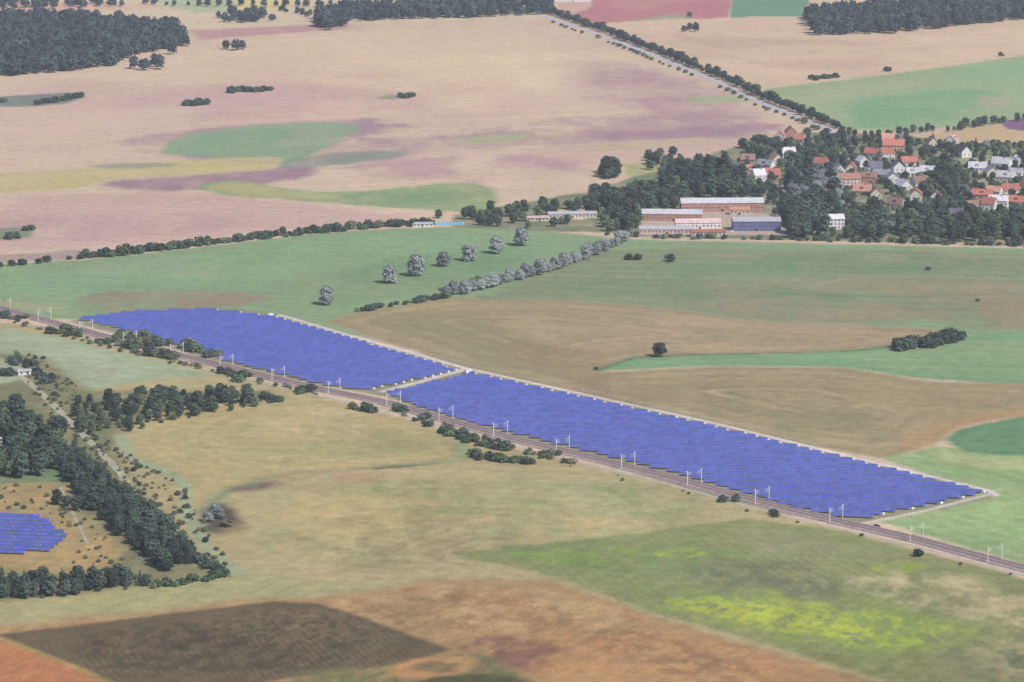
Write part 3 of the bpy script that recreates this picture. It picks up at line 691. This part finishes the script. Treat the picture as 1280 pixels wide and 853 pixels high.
def car(u,v,col,rz):
    x,y=G(u,v); e=empty("parked_car",(x,y,0.05),rz); mb=MB()
    prof=[(-2.2,.35),(-2.25,.8),(-1.9,.98),(-1.5,1.02),(-1.0,1.45),(0.5,1.48),(1.15,1.0),(2.0,.85),(2.2,.6),(2.15,.35)]
    n=len(prof)
    for i in range(n):
        a_,b_=prof[i],prof[(i+1)%n]; wa=0.85 if a_[1]<1.2 else .68; wb=0.85 if b_[1]<1.2 else .68
        mb.quad([(a_[0],-wa,a_[1]),(b_[0],-wb,b_[1]),(b_[0],wb,b_[1]),(a_[0],wa,a_[1])], 1 if (i in(3,5)) else 0)
    for s_ in (-1,1):
        mb.quad([(p[0],s_*(0.85 if p[1]<1.2 else .68),p[1]) for p in prof])
        mb.quad([(-1.3,s_*.86,1.05),(.95,s_*.86,1.05),(.45,s_*.73,1.4),(-.95,s_*.73,1.4)],1)
    obj("body",mb.mesh("body",[simple("car_paint",col,0.3),M_glass]),parent=e)
    wm=MB()
    for sx in (-1.35,1.35):
        for sy in (-.8,.8): wm.tube((sx,sy-.1,.32),(sx,sy+.1,.32),.32,.32,12)
    obj("wheels",wm.mesh("wheels",[M_tyre]),parent=e)
car(1096,659,(0.03,0.035,0.06),-0.9)
for (u,v,c,r_) in [(815,69,(0.7,0.7,0.7),-1.2),(1065,248,(0.4,0.03,0.03),0.3),(1110,252,(0.6,0.6,0.62),1.1),(915,290,(0.7,0.7,0.72),0.2),(850,294,(0.03,0.05,0.2),0.2)]: car(u,v,c,r_)

# ------------------------------------------------------------------ vegetation placement
fill("forest",[(-60,30),(20,24),(100,26),(225,40),(232,58),(165,70),(140,84),(60,92),(-60,100)],P_far,15,1.0)
fill("forest",[(425,10),(690,4),(692,18),(560,24),(430,28)],P_far,17,0.9)
fill("forest",[(268,20),(335,18),(345,27),(280,30)],P_far,15,0.75,0.7)
fill("forest",[(-60,4),(80,2),(160,8),(60,12),(-60,12)],P_far,17,0.75,0.7)
fill("forest",[(395,24),(428,22),(432,33),(400,36)],P_far,12,1.1)
fill("forest",[(1005,20),(1100,12),(1340,2),(1340,20),(1230,30),(1120,42),(1020,45)],P_far,16,1.0)
fill("forest",[(940,-6),(1010,-4),(1000,-1),(950,0)],P_far,14,0.8)
row("tree_line",[(180,6),(260,8),(400,8),(420,6)],P_far,18,0.6,12)
row("tree_line",[(350,12),(390,22)],P_far,14,0.5,8)
for (u,v,s) in [(283,62,.7),(295,63,.9),(303,62,.75),(168,86,.95),(180,88,1.05),(200,87,.95),(193,84,.9),(232,58,.9),(215,68,.9),(855,40,.6),(870,40,.75),(862,38,.7),(862,22,.6),(412,38,1.0)]:
    single("broadleaf_tree",u,v,P_far,s)
def clump(name,pts,protos,s=1.0,n=3):
    e=empty(name)
    for (u,v) in pts:
        for k in range(n):
            x,y=G(u,v); put(protos,x+random.uniform(-3,3),y+random.uniform(-7,7),s,e)
clump("bushes",[(230,132),(236,132),(243,132),(250,131),(256,131)],P_bush,1.5)
clump("bushes",[(290,116),(296,115),(302,114),(308,115),(314,115),(320,115),(328,114),(336,113)],P_bush,1.5)
clump("bushes",[(502,122),(508,123),(514,121)],P_bush,1.3)
clump("bushes",[(50,130),(56,129),(63,128),(70,128),(78,126),(86,124),(94,123),(100,122),(5,128),(-10,125)],P_bush,1.3)
clump("bushes",[(1016,100),(1023,99),(1030,99),(1037,98),(1044,97),(1110,89)],P_bush,1.2)
clump("bushes",[(10,298),(20,297),(35,288)],P_bush,1.1)
clump("bushes",[(1252,70)],P_bush,1.0)
row("avenue_trees",[(678,14),(704,23),(764,44),(834,71),(904,100),(954,124),(1004,144),(1049,162)],P_dark,12,0.72,2)
row("avenue_trees",[(668,22),(696,31),(756,52),(826,79),(896,108),(946,132),(996,152),(1040,170)],P_bushm,26,1.2,2,0.6)
row("hedgerow",[(110,322),(200,312),(300,300),(400,290),(470,284),(540,279)],P_mid,16,0.5,4,0.5)
row("hedgerow",[(-30,336),(60,328),(100,324)],P_bush,9,1.2,4,0.7)
row("hedgerow",[(100,324),(200,313),(300,301),(400,291),(470,285),(545,280)],P_bush+P_bush+P_bushm,4.5,1.45,5,0.95)
fill("tree_belt",[(546,273),(600,266),(640,262),(690,258),(740,252),(745,270),(690,286),(600,284)],P_dark+P_mid,12,0.7,0.8,True)
fill("tree_belt",[(740,246),(800,240),(845,240),(850,262),(800,268),(795,288),(740,292)],P_dark+P_mid,11,0.9,0.9,True)
fill("grove",[(828,222),(880,208),(935,218),(945,245),(850,250),(828,244)],P_dark+P_mid+P_tall,11,1.0,0.95,True)
fill("grove",[(752,215),(775,212),(778,224),(755,226)],P_dark,10,1.1)
fill("grove",[(800,196),(850,195),(850,212),(800,214)],P_mid+P_dark,12,0.8,0.5)
fill("grove",[(925,184),(975,186),(1015,190),(1040,180),(1050,200),(1020,215),(940,196)],P_dark+P_mid,11,0.95,0.8,True)
fill("grove",[(975,265),(1030,255),(1048,266),(1050,296),(990,298),(975,285)],P_dark+P_mid+P_tall[:1],11,1.15,0.95,True)
fill("grove",[(985,225),(1045,222),(1050,250),(990,255)],P_dark+P_will,11,1.1,0.8,True)
fill("grove",[(1055,272),(1110,266),(1112,298),(1060,300)],P_mid+P_dark,11,0.9,0.85,True)
fill("grove",[(1120,265),(1200,258),(1330,266),(1330,305),(1130,302)],P_dark+P_mid,12,0.85,0.8,True)
fill("grove",[(1152,210),(1200,205),(1205,245),(1155,248)],P_dark+P_mid,12,1.0,0.7,True)
fill("village_trees",[(900,205),(1000,168),(1130,172),(1210,184),(1330,180),(1330,300),(980,295),(960,262),(900,245)],P_dark+P_mid+P_dark+P_con+P_will[:1],15,0.62,0.68,True)
fill("garden_shrubs",[(780,250),(900,205),(1000,168),(1330,180),(1330,303),(1000,298),(980,262),(900,245)],P_bush+P_bushm,14,1.0,0.55)
row("hedgerow",[(1048,168),(1090,172),(1140,168),(1200,162),(1290,148)],P_dark+P_mid,9,0.6,6,0.9)
row("hedgerow",[(760,294),(830,298),(1000,301),(1130,304),(1290,308)],P_bush+P_bushm,6,1.1,4,0.8)
row("hedgerow",[(1130,304),(1290,306)],P_mid,11,0.6,4,0.7)
for (u,v,s) in [(408,381,1.1),(487,354,1.05),(520,345,1.15),(554,333,1.0),(587,326,1.15),(620,317,1.05),(652,307,1.1)]:
    single("willow_tree",u,v,P_will,s)
row("willow_row",[(560,371),(600,362),(640,352),(700,335),(745,318),(785,300)],P_will,8.5,0.66,3)
row("hedgerow",[(442,391),(470,386),(505,380),(545,375),(560,370)],P_bush+P_bushm,4,1.0,3,0.9)
row("hedgerow",[(540,368),(600,352),(660,340)],P_bushm,9,0.9,5,0.4)
single("field_tree",824,446,P_dark,0.75); single("field_bush",838,327,P_bush,1.5); single("field_bush",786,325,P_bush,1.2); single("field_bush",797,325,P_bush,1.2)
single("field_bush",1160,338,P_bushm,.8); single("field_bush",745,462,P_bushm,.7); single("field_bush",1222,377,P_bushm,.7)
row("hedge",[(1118,437),(1150,433),(1180,428),(1202,422)],P_bush,2.2,1.45,8,1)
def bushes(name,pts,protos,s,k0=(3,4,5)):
    e=empty(name)
    for (u,v) in pts:
        for k in range(random.choice(k0)):
            x,y=G(u+random.uniform(-9,9),v+random.uniform(-2,2)); put(protos,x,y,s,e,"bush",0.4)
BB=P_bush+P_bushm+P_bush+P_bushm+P_bushd[:1]
bushes("railway_scrub",[(70,416),(80,414),(92,420),(130,429),(150,433),(168,436),(195,444),(215,448),(155,424),(185,424),(205,430),(225,434),(245,440),(268,446),(235,430),(10,396),(30,398),(175,430),(190,434),(140,426)],BB,1.2)
bushes("railway_scrub",[(285,468),(310,472),(295,476),(345,502),(330,498),(380,490),(440,511),(460,514),(498,515),(525,525),(540,532),(553,540),(565,544),(590,570),(605,573),(618,575),(635,577),(655,579),(690,571),(605,556),(632,562),(715,578),(575,548),(585,552),(620,560)],BB,1.05)
bushes("railway_scrub",[(912,627),(965,644),(1152,694),(625,577),(600,574)],P_bush,0.9,(2,3))
row("railway_scrub",[(510,518),(560,537),(600,550),(700,577)],P_bushm+P_bushd,4.5,0.7,5,0.85)
row("railway_scrub",[(0,398),(130,432),(270,466),(400,496)],P_bushm+P_bushd,5,0.7,6,0.75)
row("railway_scrub",[(700,580),(860,618),(1000,654),(1280,725)],P_bushd+P_bushm,13,0.35,4,0.6)
for (u,v) in [(260,652),(275,648),(284,658),(268,644)]: single("shrub",u,v,P_bushd if u>275 else P_will,1.5 if u>275 else 0.5)
fill("wood",[(88,508),(150,498),(258,492),(322,500),(325,508),(240,522),(160,540),(100,545)],P_dark+P_mid+P_bush,7.5,0.5,0.95,False,0.4)
fill("wood",[(250,488),(320,496),(330,505),(270,505)],P_dark+P_bush,7.5,0.5,0.9,False,0.4)
fill("wood",[(-60,535),(50,530),(75,545),(78,575),(50,598),(-60,600)],P_dark+P_tall+P_mid,8,0.8,0.85,False,0.35)
fill("wood",[(-60,490),(10,500),(40,530),(-60,530)],P_dark+P_mid,9,0.7,0.6,False,0.35)
fill("conifer_belt",[(70,575),(100,572),(150,615),(200,655),(248,702),(205,716),(140,668),(98,622)],P_dark+P_con,6,0.6,1)
fill("wood",[(60,620),(110,625),(110,640),(65,642)],P_dark+P_bush,9,0.55,0.8)
fill("hedge",[(-60,728),(60,725),(165,720),(188,734),(60,748),(-60,752)],P_dark+P_con+P_bush,5.5,0.5,0.95,False,0.35)
row("hedge",[(240,700),(280,718),(240,728),(190,735)],P_bush+P_bushm,4,1.0,4,0.9)
fill("scrub",[(15,440),(60,450),(100,488),(120,545),(150,560),(230,610),(290,710),(250,705),(160,620),(90,560),(40,490)],P_bush+P_bushm+P_bushd+P_bushd+P_bushm,6,0.5,0.55,False,0.55)
fill("scrub",[(0,605),(60,610),(150,680),(160,715),(90,722),(95,670),(50,638),(0,636)],P_bushd+P_bushm+P_bushd,7,0.45,0.5,False,0.5)
bushes("scrub",[(20,455),(35,458),(50,468),(5,470),(60,478)],P_bush,1.1)
print("objects",len(bpy.data.objects),"verts",N)
